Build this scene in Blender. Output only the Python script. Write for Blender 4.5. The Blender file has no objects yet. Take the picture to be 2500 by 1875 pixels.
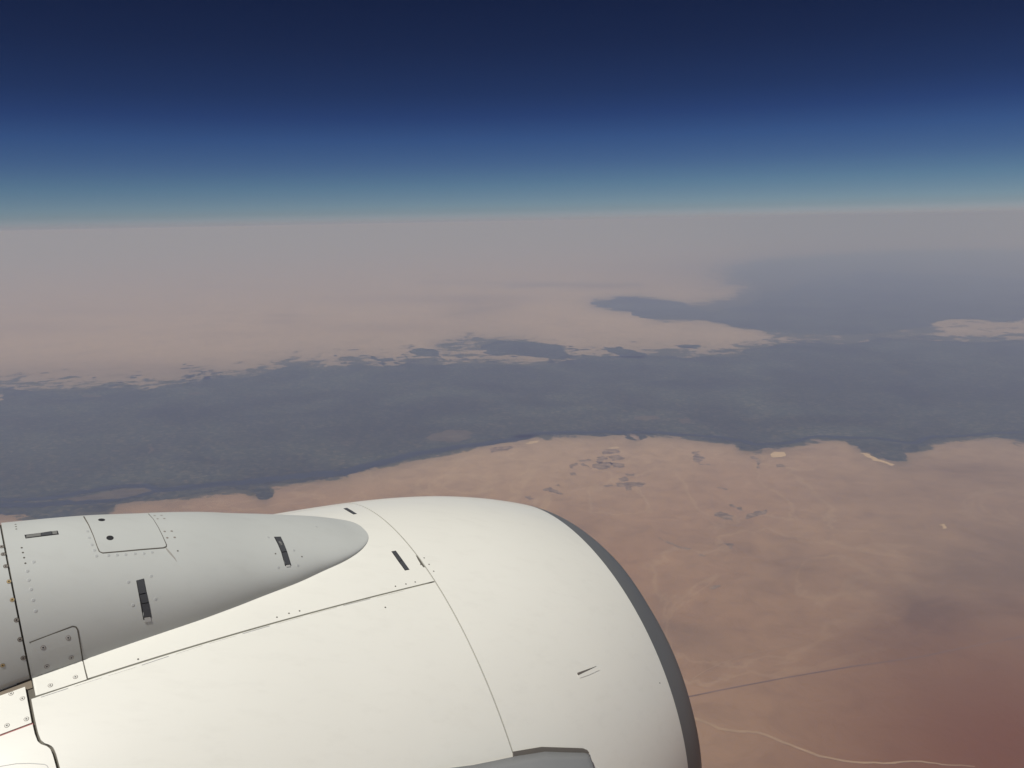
import bpy, bmesh, math, random
import numpy as np
from mathutils import Vector, Matrix, noise
from mathutils.bvhtree import BVHTree
from mathutils.geometry import delaunay_2d_cdt

random.seed(7)
RNG = np.random.default_rng(7)
sc = bpy.context.scene
COL = sc.collection
H = 11000.0                      # height of the cabin window above the desert, metres
GZ = -H

# ------------------------------------------------------------------ camera
FPX, CX, CY = 2096.0, 1250.0, 937.5          # focal length and centre of the 2500 x 1875 photograph
PITCH = math.atan((937.5 - 541.0) / FPX)
ROLL = math.radians(1.12)
r0 = Vector((1, 0, 0))
u0 = Vector((0, math.sin(PITCH), math.cos(PITCH)))
FWD = Vector((0, math.cos(PITCH), -math.sin(PITCH)))
RIGHT = r0 * math.cos(ROLL) - u0 * math.sin(ROLL)
UPV = r0 * math.sin(ROLL) + u0 * math.cos(ROLL)


def c2w(v):
    return RIGHT * v[0] + UPV * v[1] + FWD * v[2]


cam = bpy.data.cameras.new('cabin_camera')
cam.sensor_width = 36.0
cam.lens = 36.0 * FPX / 2500.0
cam.clip_start = 0.05
cam.clip_end = 4.0e6
cam_ob = bpy.data.objects.new('cabin_camera', cam)
COL.objects.link(cam_ob)
m = Matrix((RIGHT, UPV, -FWD)).transposed().to_4x4()
cam_ob.matrix_world = m
sc.camera = cam_ob


def ray(px):
    return (RIGHT * ((px[0] - CX) / FPX) + UPV * (-(px[1] - CY) / FPX) + FWD).normalized()


# nacelle frame (measured once against the photograph)
NC = c2w((-0.445825, -1.482635, 3.407116))
NF = c2w((0.837228, 0.167262, 0.520646)).normalized()
NU = c2w((0.004283, 0.950041, -0.312096)).normalized()
NS = NF.cross(NU).normalized()

# ------------------------------------------------------------------ sun, sky, exposure
_b, _t = math.radians(0), math.radians(22)
SUN = (math.cos(_t) * (math.cos(_b) * NU + math.sin(_b) * NS) - math.sin(_t) * NF).normalized()
SUN_EL = math.asin(SUN.z)
SUN_ROT = math.atan2(SUN.x, SUN.y)
sun = bpy.data.lights.new('sun', 'SUN')
sun.energy = 3.75
sun.angle = math.radians(0.5)
sun.color = (1.0, 0.972, 0.915)
sun_ob = bpy.data.objects.new('sun', sun)
COL.objects.link(sun_ob)
sun_ob.rotation_euler = (-SUN).to_track_quat('-Z', 'Y').to_euler()

world = bpy.data.worlds.new('World')
sc.world = world
world.use_nodes = True
wn = world.node_tree
for n in list(wn.nodes):
    wn.nodes.remove(n)
wo = wn.nodes.new('ShaderNodeOutputWorld')
bg = wn.nodes.new('ShaderNodeBackground')
sky = wn.nodes.new('ShaderNodeTexSky')
sky.sky_type = 'NISHITA'
sky.sun_disc = False
sky.sun_elevation = SUN_EL
sky.sun_rotation = SUN_ROT
sky.altitude = 11000
sky.air_density = 1.0
sky.dust_density = 1.0
sky.ozone_density = 2.0
bg.inputs['Strength'].default_value = 0.1
# thin high-altitude air: the sky darkens quickly with elevation, evenly all the way round
geo = wn.nodes.new('ShaderNodeTexCoord')
sxyz = wn.nodes.new('ShaderNodeSeparateXYZ')
wn.links.new(geo.outputs['Generated'], sxyz.inputs[0])
mul = wn.nodes.new('ShaderNodeMath')
mul.operation = 'MULTIPLY'
mul.inputs[1].default_value = 4.0
mul.use_clamp = True
wn.links.new(sxyz.outputs['Z'], mul.inputs[0])
skr = wn.nodes.new('ShaderNodeValToRGB')
SKY = [(0.003, (0.8, 0.5, 0.37)), (0.028, (0.765, 0.55, 0.405)), (0.05, (0.6674, 0.5319, 0.3885)), (0.0788, (0.6326, 0.5577, 0.4172)), (0.1632, (0.4988, 0.5343, 0.4451)), (0.2641, (0.3699, 0.4295, 0.4654)), (0.3636, (0.2817, 0.3631, 0.4761)), (0.4614, (0.2023, 0.2611, 0.3999)), (0.5575, (0.1722, 0.2148, 0.329)), (0.748, (0.1477, 0.1707, 0.265)), (0.9185, (0.131, 0.1502, 0.2386))]
while len(skr.color_ramp.elements) < len(SKY):
    skr.color_ramp.elements.new(0.5)
for e, (p, c) in zip(skr.color_ramp.elements, SKY):
    e.position = p
    e.color = (c[0], c[1], c[2], 1)
wn.links.new(mul.outputs[0], skr.inputs['Fac'])
skm = wn.nodes.new('ShaderNodeMix')
skm.data_type = 'RGBA'
skm.blend_type = 'MULTIPLY'
skm.inputs[0].default_value = 1.0
wn.links.new(sky.outputs[0], skm.inputs[6])
wn.links.new(skr.outputs['Color'], skm.inputs[7])
wn.links.new(skm.outputs[2], bg.inputs['Color'])
wn.links.new(bg.outputs[0], wo.inputs['Surface'])

sc.view_settings.view_transform = 'Standard'
sc.view_settings.look = 'None'
sc.view_settings.exposure = 0.0
sc.view_settings.gamma = 1.0
sc.view_settings.use_curve_mapping = False
sc.render.engine = 'CYCLES'
sc.cycles.use_denoising = True
sc.cycles.max_bounces = 6
sc.cycles.diffuse_bounces = 3
sc.cycles.glossy_bounces = 2
sc.cycles.volume_bounces = 2
sc.cycles.sample_clamp_indirect = 4.0


# ------------------------------------------------------------------ helpers
def tag(o, label=None, cat=None, group=None, kind=None):
    if label: o['label'] = label
    if cat: o['category'] = cat
    if group: o['group'] = group
    if kind: o['kind'] = kind
    return o


def link(name, me, mat=None, parent=None):
    o = bpy.data.objects.new(name, me)
    COL.objects.link(o)
    if mat is not None and len(me.materials) == 0:
        for mm in (mat if isinstance(mat, (list, tuple)) else [mat]):
            me.materials.append(mm)
    if parent is not None:
        o.parent = parent
    return o


def mesh(name, verts, faces, smooth=True, sharp_from=None):
    me = bpy.data.meshes.new(name)
    me.from_pydata([tuple(v) for v in verts], [], faces)
    me.validate()
    me.update()
    if smooth:
        me.polygons.foreach_set('use_smooth', [True] * len(me.polygons))
    return me


def nodes(name):
    mt = bpy.data.materials.new(name)
    mt.use_nodes = True
    nt = mt.node_tree
    bs = nt.nodes['Principled BSDF']
    return mt, nt, bs


def N(nt, typ, **kw):
    n = nt.nodes.new(typ)
    for k, v in kw.items():
        if k in n.inputs.keys():
            n.inputs[k].default_value = v
        else:
            setattr(n, k, v)
    return n


def ramp(nt, src, stops, interp='LINEAR'):
    n = nt.nodes.new('ShaderNodeValToRGB')
    cr = n.color_ramp
    cr.interpolation = interp
    while len(cr.elements) < len(stops):
        cr.elements.new(0.5)
    for e, (p, c) in zip(cr.elements, stops):
        e.position = p
        e.color = (c[0], c[1], c[2], 1) if not isinstance(c, (int, float)) else (c, c, c, 1)
    nt.links.new(src, n.inputs['Fac'])
    return n


def mix(nt, fac, a, b, typ='MIX'):
    n = nt.nodes.new('ShaderNodeMix')
    n.data_type = 'RGBA'
    n.blend_type = typ
    for sock, val in ((n.inputs[0], fac), (n.inputs[6], a), (n.inputs[7], b)):
        if isinstance(val, bpy.types.NodeSocket):
            nt.links.new(val, sock)
        elif isinstance(val, (int, float)):
            sock.default_value = val
        else:
            sock.default_value = (val[0], val[1], val[2], 1)
    return n.outputs[2]


# low relief of the near desert: sums of rotated sines with random phase, flat beyond 38 km
WAVES = []
for _wl, _am, _k in ((21000, 22, 5), (8000, 12, 6), (3400, 6, 7), (1600, 3, 7)):
    for _i in range(_k):
        WAVES.append((_wl * RNG.uniform(.7, 1.4), _am / math.sqrt(_k), RNG.uniform(0, 2 * math.pi), RNG.uniform(0, 6.28), RNG.uniform(0, 6.28)))


def relief_np(X, Y):
    h = np.zeros_like(X)
    for w2, am, th, p1, p2 in WAVES:
        h += am * np.sin(2 * np.pi * (X * math.cos(th) + Y * math.sin(th)) / w2 + p1 + 1.3 * np.sin(2 * np.pi * (X * math.sin(th) - Y * math.cos(th)) / (w2 * 2.3) + p2))
    return h * np.clip((38000 - np.hypot(X, Y)) / 9000, 0, 1)


def relief(x, y):
    if math.hypot(x, y) > 38000:
        return 0.0
    return float(relief_np(np.array([x]), np.array([y]))[0])


# ------------------------------------------------------------------ ground-space helpers
def ground(px, z=GZ):
    d = ray(px)
    t = z / d.z
    return Vector((d.x * t, d.y * t))


def gpoly(pts, sub=None, amp=0.12, closed=True, seed=1):
    """pixel outline -> ground polygon with a fractal edge; amp relative to segment length."""
    rr = random.Random(seed)
    P = [ground(p) for p in pts]
    n = len(P)
    out = []

    def split(a, b, lv, minlen):
        d = b - a
        L = d.length
        if L < minlen or lv <= 0:
            return [a]
        nrm = Vector((-d.y, d.x)) / max(L, 1e-6)
        mid = (a + b) / 2 + nrm * rr.uniform(-amp, amp) * min(L, 9000.0)
        return split(a, mid, lv - 1, minlen) + split(mid, b, lv - 1, minlen)
    for i in range(n if closed else n - 1):
        a, b = P[i], P[(i + 1) % n]
        ml = sub or max(60.0, (a.length + b.length) * 0.5 * 0.0022)
        out += split(a, b, 9, ml)
    if not closed:
        out.append(P[-1])
    return out


def sheet(name, polys, z, mat, kind='structure', label=None, group=None):
    verts, faces = [], []
    for P in polys:
        vs, _, fs, _, _, _ = delaunay_2d_cdt([p / 1000.0 for p in P], [], [list(range(len(P)))], 1, 1e-7)
        b0 = len(verts)
        verts += [(v.x * 1000.0, v.y * 1000.0, GZ + relief(v.x * 1000.0, v.y * 1000.0) + z) for v in vs]
        for f in fs:
            a, b, c = (vs[k] for k in f)
            ccw = (b - a).cross(c - a) > 0
            faces.append([b0 + k for k in (f if ccw else f[::-1])])
    me = bpy.data.meshes.new(name)
    me.from_pydata(verts, [], faces)
    me.update()
    o = link(name, me, mat)
    tag(o, label, None, group, kind)
    return o


def lerp_pts(pts, t):
    f = t * (len(pts) - 1)
    i = min(int(f), len(pts) - 2)
    f -= i
    return (pts[i][0] + (pts[i + 1][0] - pts[i][0]) * f, pts[i][1] + (pts[i + 1][1] - pts[i][1]) * f)


def Z(pts, off, k):
    return [(off[0] + p[0] * k, off[1] + p[1] * k) for p in pts]


# ------------------------------------------------------------------ materials of the land
def desert_material():
    mt, nt, bs = nodes('desert_soil')
    L = nt.links
    tc = N(nt, 'ShaderNodeTexCoord')
    mp = N(nt, 'ShaderNodeMapping')
    mp.inputs['Scale'].default_value = (1e-4, 1e-4, 1e-4)      # one unit = 10 km
    L.new(tc.outputs['Object'], mp.inputs['Vector'])
    big = N(nt, 'ShaderNodeTexNoise', Scale=0.45, Detail=5.0, Roughness=0.55, Distortion=0.6)
    med = N(nt, 'ShaderNodeTexNoise', Scale=2.2, Detail=8.0, Roughness=0.62, Distortion=0.5)
    fin = N(nt, 'ShaderNodeTexNoise', Scale=11.0, Detail=6.0, Roughness=0.62, Distortion=0.5)
    wad = N(nt, 'ShaderNodeTexNoise', Scale=1.1, Detail=6.0, Roughness=0.55, Distortion=1.6)
    for n in (big, med, fin, wad):
        L.new(mp.outputs[0], n.inputs['Vector'])
    att = N(nt, 'ShaderNodeAttribute')
    att.attribute_name = 'soil_and_window_tint'
    sep = N(nt, 'ShaderNodeSeparateColor')
    L.new(att.outputs['Color'], sep.inputs[0])
    # pale sand against redder earth
    base = ramp(nt, big.outputs['Fac'], [(0.3, (0.272, 0.160, 0.092)), (0.5, (0.306, 0.194, 0.116)), (0.7, (0.34, 0.228, 0.146))])
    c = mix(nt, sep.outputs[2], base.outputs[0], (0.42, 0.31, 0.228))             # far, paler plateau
    f1 = ramp(nt, med.outputs['Fac'], [(0.30, 0.86), (0.47, 1.0), (0.72, 1.06)])
    c = mix(nt, 1.0, c, f1.outputs[0], 'MULTIPLY')
    f2 = ramp(nt, fin.outputs['Fac'], [(0.3, 0.86), (0.5, 1.0), (0.7, 1.10)])
    c = mix(nt, 1.0, c, f2.outputs[0], 'MULTIPLY')
    # dry stream beds: thin pale lines where a noise passes its middle
    ww = ramp(nt, wad.outputs['Fac'], [(0.484, 0.0), (0.5, 1.0), (0.516, 0.0)])
    wm = N(nt, 'ShaderNodeMath', operation='MULTIPLY')
    L.new(ww.outputs[0], wm.inputs[0])
    wm.inputs[1].default_value = 0.16
    c = mix(nt, wm.outputs[0], c, (0.56, 0.42, 0.29))
    # bare dark rock and window shade painted at right, broken up by noise
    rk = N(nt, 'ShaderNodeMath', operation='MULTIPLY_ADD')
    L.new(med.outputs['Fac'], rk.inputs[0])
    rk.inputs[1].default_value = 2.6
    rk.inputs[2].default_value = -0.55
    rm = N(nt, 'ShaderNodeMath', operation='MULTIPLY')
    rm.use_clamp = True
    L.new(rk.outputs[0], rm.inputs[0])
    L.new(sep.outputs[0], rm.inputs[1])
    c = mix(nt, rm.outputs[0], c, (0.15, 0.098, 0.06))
    # red-brown window tint at lower right, painted into the ground colour
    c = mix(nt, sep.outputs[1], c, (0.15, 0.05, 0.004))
    # sparse green cover near the cultivated land
    a2 = N(nt, 'ShaderNodeAttribute')
    a2.attribute_name = 'cover'
    s2 = N(nt, 'ShaderNodeSeparateColor')
    L.new(a2.outputs['Color'], s2.inputs[0])
    fld = N(nt, 'ShaderNodeTexNoise', Scale=16.0, Detail=7.0, Roughness=0.68, Distortion=0.4)
    L.new(mp.outputs[0], fld.inputs['Vector'])
    fl2 = N(nt, 'ShaderNodeTexNoise', Scale=3.6, Detail=7.0, Roughness=0.66, Distortion=0.6)
    L.new(mp.outputs[0], fl2.inputs['Vector'])
    av_ = N(nt, 'ShaderNodeMath', operation='MULTIPLY_ADD')
    L.new(fl2.outputs['Fac'], av_.inputs[0])
    av_.inputs[1].default_value = 1.5
    av_.inputs[2].default_value = -0.55
    av2 = N(nt, 'ShaderNodeMath', operation='MULTIPLY_ADD')
    L.new(fld.outputs['Fac'], av2.inputs[0])
    av2.inputs[1].default_value = 0.7
    L.new(av_.outputs[0], av2.inputs[2])
    df = N(nt, 'ShaderNodeMath', operation='SUBTRACT')
    L.new(s2.outputs[0], df.inputs[0])
    L.new(av2.outputs[0], df.inputs[1])
    vm = ramp(nt, df.outputs[0], [(0.0, 0.0), (0.16, 0.92)])
    hp_ = N(nt, 'ShaderNodeMath', operation='POWER')
    L.new(s2.outputs[0], hp_.inputs[0])
    hp_.inputs[1].default_value = 1.4
    hz_ = N(nt, 'ShaderNodeMath', operation='MULTIPLY')
    L.new(hp_.outputs[0], hz_.inputs[0])
    hz_.inputs[1].default_value = 0.75
    mxm = N(nt, 'ShaderNodeMath', operation='MAXIMUM')
    L.new(vm.outputs[0], mxm.inputs[0])
    L.new(hz_.outputs[0], mxm.inputs[1])
    c = mix(nt, mxm.outputs[0], c, (0.042, 0.052, 0.032))
    L.new(c, bs.inputs['Base Color'])
    bs.inputs['Roughness'].default_value = 0.95
    bs.inputs['Specular IOR Level'].default_value = 0.1
    bp = N(nt, 'ShaderNodeBump', Strength=0.5, Distance=60.0)
    L.new(fin.outputs['Fac'], bp.inputs['Height'])
    L.new(bp.outputs[0], bs.inputs['Normal'])
    return mt


def farmland_material():
    mt, nt, bs = nodes('irrigated_fields')
    L = nt.links
    tc = N(nt, 'ShaderNodeTexCoord')
    mp = N(nt, 'ShaderNodeMapping')
    mp.inputs['Scale'].default_value = (1e-3, 1e-3, 1e-3)      # one unit = 1 km
    mp.inputs['Rotation'].default_value = (0, 0, 0.35)
    L.new(tc.outputs['Object'], mp.inputs['Vector'])
    vo = N(nt, 'ShaderNodeTexVoronoi', Scale=5.5)
    vo.distance = 'CHEBYCHEV'
    v2 = N(nt, 'ShaderNodeTexVoronoi', Scale=0.42)
    no = N(nt, 'ShaderNodeTexNoise', Scale=0.16, Detail=6.0, Roughness=0.6, Distortion=0.7)
    n2 = N(nt, 'ShaderNodeTexNoise', Scale=0.6, Detail=5.0, Roughness=0.65)
    for n in (vo, v2, no, n2):
        L.new(mp.outputs[0], n.inputs['Vector'])
    s1 = N(nt, 'ShaderNodeSeparateColor')
    L.new(vo.outputs['Color'], s1.inputs[0])
    c = ramp(nt, s1.outputs[0], [(0.0, (0.022, 0.031, 0.024)), (0.45, (0.036, 0.045, 0.034)), (0.8, (0.052, 0.057, 0.043)), (0.93, (0.066, 0.066, 0.046)), (1.0, (0.09, 0.082, 0.06))]).outputs[0]
    f = ramp(nt, no.outputs['Fac'], [(0.32, 0.62), (0.5, 1.0), (0.68, 1.5)])
    c = mix(nt, 1.0, c, f.outputs[0], 'MULTIPLY')
    # villages and fallow ground
    vd = ramp(nt, n2.outputs['Fac'], [(0.62, 0.0), (0.82, 0.4)])
    c = mix(nt, vd.outputs[0], c, (0.15, 0.115, 0.085))
    L.new(c, bs.inputs['Base Color'])
    bs.inputs['Roughness'].default_value = 0.95
    bs.inputs['Specular IOR Level'].default_value = 0.1
    return mt


def plain(name, col, rough=0.9, spec=0.2, var=0.15, scale=4e-4, metallic=0.0):
    mt, nt, bs = nodes(name)
    tc = N(nt, 'ShaderNodeTexCoord')
    mp = N(nt, 'ShaderNodeMapping')
    mp.inputs['Scale'].default_value = (scale,) * 3
    nt.links.new(tc.outputs['Object'], mp.inputs['Vector'])
    no = N(nt, 'ShaderNodeTexNoise', Scale=1.0, Detail=5.0, Roughness=0.6)
    nt.links.new(mp.outputs[0], no.inputs['Vector'])
    f = ramp(nt, no.outputs['Fac'], [(0.3, 1 - var), (0.7, 1 + var)])
    c = mix(nt, 1.0, col, f.outputs[0], 'MULTIPLY')
    nt.links.new(c, bs.inputs['Base Color'])
    bs.inputs['Roughness'].default_value = rough
    bs.inputs['Specular IOR Level'].default_value = spec
    bs.inputs['Metallic'].default_value = metallic
    return mt


M = {}
M['desert'] = desert_material()
M['farm'] = farmland_material()
M['river'] = plain('river_water', (0.022, 0.032, 0.042), 0.6, 0.08, 0.1)
M['field'] = plain('desert_field', (0.205, 0.148, 0.108), 0.95, 0.1, 0.5, 3e-3)
M['sand'] = plain('pale_sand', (0.47, 0.34, 0.215), 0.95, 0.1, 0.12, 6e-4)
M['tar'] = plain('road_surface', (0.165, 0.105, 0.08), 0.9, 0.1, 0.2, 1e-3)

# ------------------------------------------------------------------ ground sheet
DARK = [  # (pixel x, pixel y, half width px, half height px, strength): rock; the big ones at right are painted window shade
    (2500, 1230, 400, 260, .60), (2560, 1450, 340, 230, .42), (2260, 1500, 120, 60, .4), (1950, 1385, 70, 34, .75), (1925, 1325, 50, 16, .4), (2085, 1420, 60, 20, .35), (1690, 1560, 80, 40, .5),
    (1640, 1530, 60, 16, .5), (1420, 1280, 60, 30, .35), (1790, 1285, 60, 22, .4), (2080, 1210, 160, 26, .35),
    (2300, 1150, 160, 36, .35), (1610, 1480, 40, 36, .4), (2180, 1560, 150, 60, .45), (1480, 1690, 0.1, 0.1, 0),
    (2440, 1180, 60, 14, .5), (1860, 1430, 50, 10, .4), (2020, 1160, 90, 12, .3), (1500, 1090, 60, 10, .25),
    (1190, 730, 120, 10, .35), (1480, 700, 110, 6, .5), (1290, 694, 90, 4, .4), (690, 785, 60, 6, .4), (560, 815, 110, 6, .25),
    (250, 910, 260, 22, .22), (290, 917, 30, 3, .5), (1160, 760, 100, 22, .28), (60, 800, 160, 14, .25), (300, 905, 560, 34, .30), (950, 800, 200, 14, .3), (1000, 730, 260, 12, .3), (200, 760, 240, 8, .2), (620, 700, 300, 6, .15), (700, 770, 60, 5, .4), (1700, 650, 300, 22, .3)]
WINDOW_TINT = [(2650, 1640, 420, 230, .50), (2520, 1900, 640, 230, .72), (2250, 1640, 300, 170, .28), (2000, 1500, 260, 200, .12)]  # darkening by the cabin window at lower right, put into the ground colour


def build_ground():
    rr = np.geomspace(2500.0, 1.5e6, 470)
    front = np.linspace(math.radians(-47), math.radians(47), 620)
    back = np.linspace(math.radians(47), math.radians(313), 90)[1:-1]
    az = np.concatenate([front, back])
    na, nr = len(az), len(rr)
    R_, A_ = np.meshgrid(rr, az, indexing='ij')
    X, Y = R_ * np.sin(A_), R_ * np.cos(A_)
    h = relief_np(X, Y)
    V = np.stack([X, Y, GZ + h], -1).reshape(-1, 3)
    V = np.concatenate([V, [[0, 0, GZ - 80.0]]])
    i = np.arange(nr - 1)[:, None]
    j = np.arange(na)[None, :]
    jn = (j + 1) % na
    a = (i * na + j); b = (i * na + jn); c = ((i + 1) * na + jn); d = ((i + 1) * na + j)
    Q = np.stack([a + 0 * b, d, c, b], -1).reshape(-1, 4)
    ctr = nr * na
    T = np.stack([np.full(na, ctr), np.arange(na), (np.arange(na) + 1) % na], -1)
    me = bpy.data.meshes.new('desert_ground')
    me.vertices.add(len(V))
    me.vertices.foreach_set('co', V.astype(np.float32).ravel())
    me.loops.add(Q.size + T.size)
    me.loops.foreach_set('vertex_index', np.concatenate([Q.ravel(), T.ravel()]).astype(np.int32))
    me.polygons.add(len(Q) + len(T))
    starts = np.concatenate([np.arange(len(Q)) * 4, len(Q) * 4 + np.arange(len(T)) * 3])
    me.polygons.foreach_set('loop_start', starts.astype(np.int32))
    me.polygons.foreach_set('use_smooth', np.ones(len(Q) + len(T), bool))
    me.update(calc_edges=True)
    # colour map on the ground itself: r = rock and painted window shade, g = painted window tint, b = pale far plateau
    x, y = V[:, 0], V[:, 1]
    col = np.zeros((len(V), 4), np.float32)
    col[:, 3] = 1

    def blob(px, py, hw, hh):
        c_ = ground((px, py)); e1 = ground((px + hw, py)) - c_; e2 = ground((px, py + hh)) - ground((px, py - hh))
        e2 = e2 * 0.5
        det = e1.x * e2.y - e1.y * e2.x
        dx, dy = x - c_.x, y - c_.y
        u = (dx * e2.y - dy * e2.x) / det
        v = (-dx * e1.y + dy * e1.x) / det
        return np.exp(-(u * u + v * v))
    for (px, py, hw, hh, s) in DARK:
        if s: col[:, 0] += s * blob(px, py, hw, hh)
    for (px, py, hw, hh, s) in WINDOW_TINT:
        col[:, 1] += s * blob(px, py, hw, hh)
    rad_ = np.hypot(x, y)
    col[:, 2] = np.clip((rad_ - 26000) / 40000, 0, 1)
    col[:, :3] = np.clip(col[:, :3], 0, 1)
    # green cover thinning out round the cultivated land, by distance from its outline
    veg = np.zeros((len(V), 4), np.float32)
    veg[:, 3] = 1
    sel = np.where((y > 20000) & (np.abs(np.arctan2(x, y)) < 0.85) & (rad_ < 1000000))[0]
    U = np.stack([np.arctan2(x[sel], y[sel]), np.log(rad_[sel]) * .30], -1)      # bearing against log distance

    def near(px_pts, width, gain, core=0.0, closed=False):
        P = np.array([(math.atan2(g.x, g.y), math.log(g.length) * .30) for g in map(ground, px_pts)])
        A, B = P[:-1], P[1:]
        if closed:
            A, B = P, np.roll(P, -1, 0)
        best = np.full(len(U), 9.0)
        for a_, b_ in zip(A, B):
            ab = b_ - a_
            t = np.clip(((U - a_) @ ab) / (ab @ ab + 1e-12), 0, 1)
            best = np.minimum(best, np.hypot(*(U - a_ - t[:, None] * ab).T))
        veg[sel, 0] = np.maximum(veg[sel, 0], gain * np.exp(-(np.maximum(best - core, 0) / width)))
    near(near_edge, .010, .80)
    near(far_edge, .060, .78)
    near(far_core[:8] + far_core[-6:], .020, .70)
    near(far_core[7:14], .05, .95, .01)
    near([(2020, 668), (2250, 650), (2700, 650)], .085, 1.0, .075)
    near([(1250, 700), (1400, 694), (1560, 694)], .012, .55)
    near([(1090, 850), (1150, 838), (1250, 838), (1350, 862)], .03, .74, .01)
    near([(1440, 845), (1520, 852), (1600, 850)], .014, .62)
    near([(1100, 770), (1180, 755), (1240, 748)], .014, .42)
    near([(1060, 560 + 130), (1250, 690), (1560, 690)], .012, .40)
    near([(1900, 805), (2000, 818), (2140, 818), (2250, 812)], .03, .80, .012)
    near([(2250, 800), (2400, 790), (2600, 790)], .04, .52, .02)
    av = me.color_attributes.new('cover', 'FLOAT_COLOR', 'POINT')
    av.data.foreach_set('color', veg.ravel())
    at = me.color_attributes.new('soil_and_window_tint', 'FLOAT_COLOR', 'POINT')
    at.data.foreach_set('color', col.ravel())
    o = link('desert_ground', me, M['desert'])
    tag(o, 'reddish sand desert stretching out far below the plane', kind='structure')



# ------------------------------------------------------------------ the green valley and its river
z8, k8 = (0, 700), .5877
z7 = (1200, 1000)
near_edge = Z([(-120, 950), (0, 945), (60, 948), (160, 965), (280, 955), (310, 945), (380, 935), (440, 935), (480, 905), (600, 890), (780, 870), (800, 865), (920, 845),
               (1010, 845), (1060, 870), (1100, 885), (1120, 850), (1110, 825), (1300, 805), (1440, 790), (1450, 775), (1600, 745), (1700, 720), (1800, 705), (1960, 665),
               (2060, 650), (2200, 628)], z8, k8) + \
    Z([(180, 110), (240, 112), (300, 108), (420, 110), (500, 105), (550, 104), (600, 128), (640, 106), (760, 112), (850, 122), (1000, 140), (1040, 165), (1110, 170),
       (1200, 160), (1280, 140), (1400, 122), (1480, 127), (1530, 165), (1600, 190), (1690, 217), (1720, 212), (1700, 178), (1780, 172), (1830, 140), (1900, 118),
       (2000, 112), (2100, 115), (2212, 128), (2420, 132)], z7, k8)
far_edge = [(2620, 828), (2500, 832), (2260, 831), (2125, 822), (2080, 838), (1980, 836), (1900, 842), (1830, 866), (1755, 869), (1580, 868), (1420, 877), (1350, 890)] + \
    Z([(2212, 330), (2100, 326), (1960, 318), (1800, 327), (1700, 318), (1600, 332), (1480, 322), (1350, 347), (1220, 328), (1100, 362), (1000, 380), (870, 380), (750, 402), (600, 432),
       (420, 424), (300, 431), (100, 428), (0, 420), (-120, 424)], z8, k8)
far_core = Z([(-160, 640), (-330, 615), (-360, 580), (-250, 557), (-120, 550), (60, 572), (200, 600), (330, 640), (560, 600), (700, 520), (980, 440), (1300, 400), (1800, 420), (2400, 470), (2500, 640), (2212, 690),
              (2100, 705), (1950, 690), (1750, 690), (1600, 735), (1380, 765), (1240, 775), (1100, 785), (900, 775), (720, 765), (560, 745), (420, 715), (250, 690), (100, 690), (0, 690)], (1600, 500), 900 / 2212)
build_ground()
valley = gpoly(near_edge + far_edge, amp=0.21, seed=3)
sheet('valley_farmland', [valley], 4.0, M['farm'], label='broad dark green river valley of fields crossing the desert')

zb, kb = (1600, 500), 900 / 2212
sheet('distant_farmland', [gpoly(far_core, amp=0.16, seed=5)], 4.0, M['farm'], label='hazy dark plain of farmland beyond the valley near the horizon')

# oases and outlying cultivated patches on the far bank
z1, k1 = (900, 600), 800 / 2212
patches = [
    Z([(780, 700), (860, 640), (1000, 645), (1200, 660), (1330, 720), (1420, 745), (1300, 770), (1180, 755), (1060, 745), (960, 735), (860, 745)], z1, k1),
    Z([(1560, 700), (1690, 680), (1790, 705), (1870, 725), (1840, 760), (1700, 755), (1660, 725)], z1, k1),
    Z([(270, 710), (360, 690), (470, 730), (480, 750), (380, 748), (320, 735)], z1, k1),
    Z([(220, 735), (245, 728), (258, 775), (228, 785)], z1, k1),
    Z([(0, 740), (60, 765), (170, 755), (190, 775), (90, 785), (20, 765)], z1, k1),
    Z([(2050, 670), (2212, 690), (2260, 700), (2150, 690)], z1, k1),
    Z([(130, 845), (180, 838), (260, 840), (250, 860), (170, 862)], zb, kb),
]
for i, p in enumerate(patches):
    sheet('outlying_farmland', [gpoly(p, amp=0.17, seed=20 + i)], 4.0, M['farm'], label='patch of dark farmland scattered along the far bank of the valley', group='farmland patches on the far bank')

# fringe of scattered plots along both edges of the valley: one mass of ground cover
rr = random.Random(11)
plots = []
edgeN, edgeF = gpoly(near_edge, amp=.1, closed=False, seed=3), gpoly(far_edge, amp=.1, closed=False, seed=4)
for edge, cnt, sign, spread in ((edgeF, 260, 1, 2600.0),):
    knots = [rr.randrange(len(edge)) for _k in range(34)]
    for _ in range(cnt):
        p = edge[min(max(int(rr.gauss(rr.choice(knots), len(edge) * .012)), 0), len(edge) - 1)]
        d = min(rr.expovariate(1.0 / spread), spread * 3.2)
        q = p * (1 + sign * d / p.length) + Vector((rr.uniform(-900, 900), rr.uniform(-150, 150)))
        w, l = rr.uniform(90, 520) * (.6 if sign < 0 else 1), rr.uniform(60, 300) * (.6 if sign < 0 else 1)
        a = .35 + rr.choice((0, 1.5708)) + rr.gauss(0, .12)
        ex, ey = Vector((math.cos(a), math.sin(a))), Vector((-math.sin(a), math.cos(a)))
        plots.append([q - ex * w - ey * l, q + ex * w - ey * l * rr.uniform(.6, 1), q + ex * w * rr.uniform(.6, 1) + ey * l, q - ex * w + ey * l])
sheet('scattered_plots', plots, 8.0, M['farm'], kind='stuff', label='small dark cultivated plots scattered along the valley edges')


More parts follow.
